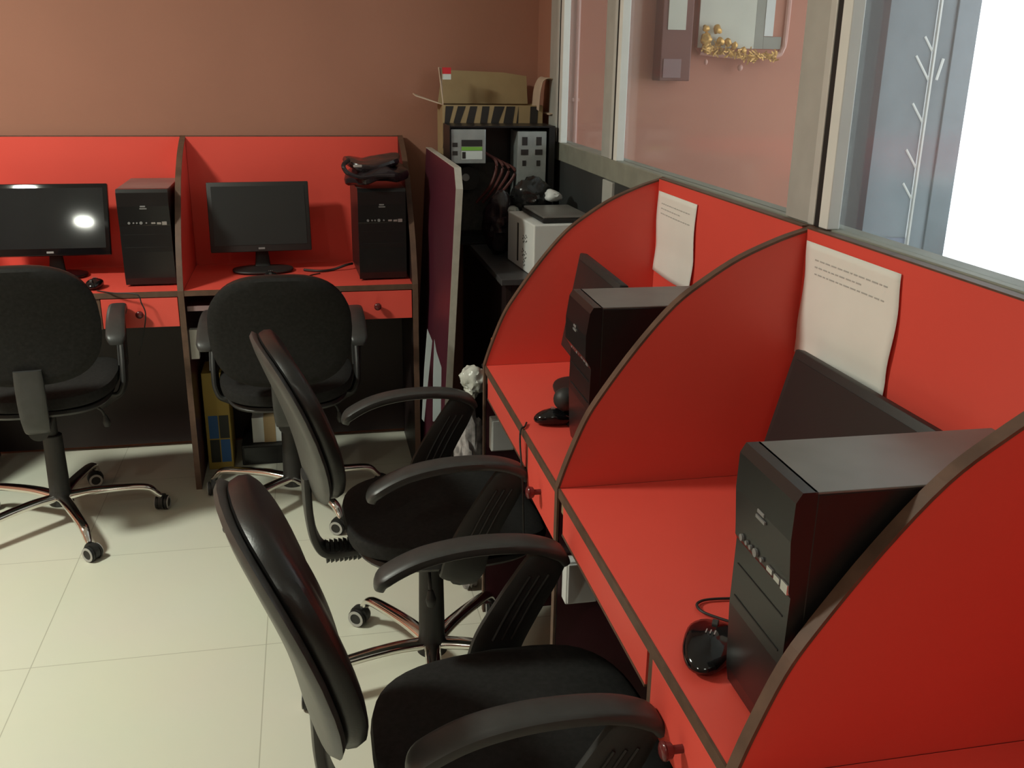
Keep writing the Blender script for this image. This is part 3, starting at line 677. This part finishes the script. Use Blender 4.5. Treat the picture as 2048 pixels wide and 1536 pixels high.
# things beyond the farthest divider
t = thing('storage_bin', 'black bin between the corner table and the farthest right divider', 'bin', (.492, 2.56, 0))
tobj('bin_body', box(NB(), (0, 0, 0), (.14, .20, .672), .006), 'plastic', t); tobj('bin_lid', box(NB(), (-.004, -.004, .6725), (.144, .204, .682), .003), 'gasket', t)
bm = NB(); blob(bm, (.438, 2.63, .668), (.042, .05, .052), .45, 22, 4, 3, None, True); tag(tobj('plastic_wrap', bm, 'clear', smooth=True), 'crumpled pale plastic wrap beyond the farthest right divider', 'wrap')
bm = NB(); box(bm, (.492, 2.60, .683), (.525, 2.635, .80), .004); tag(tobj('orange_packet', bm, 'orange'), 'small orange packet at the farthest right divider edge', 'packet')
bm = NB(); blob(bm, (.432, 2.63, .30), (.045, .07, .325), .3, 12, 4, 7, .001, True); tag(tobj('grey_sack', bm, 'sack', smooth=True), 'grey patterned sack on the floor beyond the farthest right divider', 'sack')
# white sockets under the desks
for y, lb, z in ((1.675 - TH / 2 - .0185, 'white socket box under the near right desk', .525), (2.485 - TH / 2 - .0185, 'white socket box under the middle right desk', .525)):
    t = thing('socket_box', lb, 'socket', (.492, y + .018, z), 0, 'white socket boxes under the desks')
    tobj('back_box', box(NB(), (-.032, -.032, 0), (.034, 0, .095), .003), 'whitebox', t)
    tobj('face_plate', box(NB(), (-.029, -.037, .004), (.031, -.0322, .091), .002), 'whitebox', t)
# below the far desks
t = thing('yellow_box', 'yellow box with blue and charcoal squares under the far desk', 'box', (-.437, 3.70, 0))
tobj('carton', box(NB(), (0, 0, 0), (.095, .16, .40), .002), 'yellow', t)
for k, (a, b, m) in enumerate(((.012, .13, 'blue'), (.052, .13, 'darkprint'), (.012, .03, 'darkprint'), (.052, .03, 'blue'))):
    tobj('printed_square', box(NB(), (a, -.001, b), (a + .036, .002, b + .095)), m, t)
t = thing('power_backup', 'low black power unit on the floor under the far desk', 'power unit', (-.31, 3.72, 0))
tobj('casing', box(NB(), (0, 0, 0), (.30, .2, .085), .004), 'plastic', t); tobj('front_plate', box(NB(), (.01, -.003, .01), (.29, 0, .075)), 'gloss', t)
t = thing('small_carton', 'small white and brown carton on the black power unit', 'box', (-.265, 3.74, .087))
tobj('carton', box(NB(), (0, 0, 0), (.145, .12, .105), .002), 'whitelabel', t); tobj('brown_tape', box(NB(), (.045, -.001, 0), (.09, .121, .106)), 'card', t)
t = thing('paper_card', 'small white card standing inside the far desk beside the edge-on divider', 'card', (-.4475, 3.56, .50))
tobj('sheet', box(NB(), (0, 0, 0), (.028, .03, .11)), 'paper', t)
# black bag on top of far tower
t = thing('cloth_bag', 'folded black bag lying on top of the far right tower', 'bag', (.248, 3.70, DZ + .341))
def slab(a, b, th, z, sd, ox=0):
    bm = NB()
    def f(c):
        n = noise.noise(Vector((c.x * 14 + sd, c.y * 14, c.z * 9))) * .018
        return (c.x * (1 + n) + ox + n * .6, c.y + n, z + c.z + n * .7 + .012 * math.sin(c.x * 22 + sd))
    return pad(bm, a, b, th, .6, 2.6, 48, 10, f)
tobj('bag_body', slab(.115, .15, .06, .042, 1, .005), 'bag', t, smooth=True)
tobj('folded_flap', slab(.105, .13, .04, .085, 5, -.012), 'bag', t, smooth=True)
bm = NB(); tube(bm, [(-.10, -.10, .10), (-.12, -.14, .085), (-.105, -.155, .06), (-.06, -.155, .045), (.0, -.15, .05), (.06, -.15, .05)], .008); tobj('strap', bm, 'bag', t, smooth=True)
bm = NB(); box(bm, (-.085, -.152, .080), (-.055, -.143, .088), .002); tobj('buckle', bm, 'silver', t)

# ------------------------------------------------------------------ beyond the glass
t = thing('wall_conduit', 'thin pale pipe on the brown wall behind the glass', 'pipe', (1.092, 3.99, .9))
bm = NB(); cyl(bm, (0, 0, 0), (0, 0, CEIL - .92), .009, seg=10); tobj('pipe', bm, 'pinkbead', t); bm = NB(); box(bm, (-.014, -.004, .5), (.014, .009, .512)); tobj('clip', bm, 'pinkbead', t)
t = thing('wall_cabinet', 'narrow brown wall unit with white panel seen through the glass', 'cabinet', (1.415, 3.905, 1.485))
tobj('body', box(NB(), (0, 0, 0), (.13, .09, .75), .004), 'cabbrown', t)
tobj('white_panel', box(NB(), (.022, -.004, .195), (.098, 0, .72), .001), 'picwhite', t)
tobj('name_plate', box(NB(), (.012, -.004, .012), (.088, 0, .085), .001), 'mauve', t)
t = thing('picture_frame', 'cream picture panel in a rounded pale frame seen through the glass', 'picture', (1.59, 3.96, 1.585))
bm = NB(); prism(bm, [(.0, .03), (.03, 0), (.37, 0), (.385, .02), (.385, .75), (0, .75)], 'y', 0, .03); tobj('backing', bm, 'pinkwall', t)
tobj('cream_panel', box(NB(), (.0, -.006, .03), (.245, 0, .74)), 'picwhite', t)
tobj('grey_strip', box(NB(), (.246, -.006, .03), (.285, 0, .74)), 'picgrey', t)
tobj('light_strip', box(NB(), (.286, -.008, .08), (.325, 0, .74)), 'alu_white', t)
tobj('grey_corner', box(NB(), (.286, -.006, .03), (.365, 0, .078)), 'picgrey', t)
bm = NB(); tube(bm, [(.01, -.006, .012), (.18, -.006, .0), (.34, -.006, .004), (.375, -.006, .03), (.383, -.006, .10), (.385, -.006, .4), (.385, -.006, .75)], .011); tobj('frame_tube', bm, 'pinkbead', t, smooth=True)
t = thing('garland', 'gold tinsel garland along the lower edge of the picture', 'garland', (1.59, 3.93, 1.585))
bm = NB(); random.seed(5)
for k in range(150):
    u = random.random(); x = .01 + .34 * u; z = random.gauss(.0, .008) + (.03 * (1 - u) ** 2 if u < .5 else 0)
    a = random.uniform(0, PI); b = random.uniform(-1, 1); L = random.uniform(.008, .02)
    v = Vector((math.cos(a), b * .4, math.sin(a))).normalized() * L; n = Vector((-v.z, 0, v.x)).normalized() * .0025
    c = Vector((x, random.uniform(-.012, .008), z))
    bm.faces.new([bm.verts.new(c - v - n), bm.verts.new(c + v - n), bm.verts.new(c + v + n), bm.verts.new(c - v + n)])
tobj('tinsel', bm, 'gold', t)
bm = NB()
for i, (x, z, r) in enumerate(((.025, .065, .026), (.085, .055, .02), (.03, .03, .022), (.12, .05, .018), (.07, .10, .02), (.15, .04, .016), (.02, .105, .016), (.19, .025, .014))): blob(bm, (x, 0, z), (r, r * .6, r), .35, 45, 3, i, None, True)
tobj('flower_cluster', bm, 'gold', t, smooth=True)
bm = NB(); blob(bm, (.195, .03, -.045), (.012, .012, .014), 0, 1, 2); blob(bm, (.03, .0, -.025), (.008, .008, .012), .2, 9, 2); tobj('hanging_bead', bm, 'pinkbead', t, smooth=True)
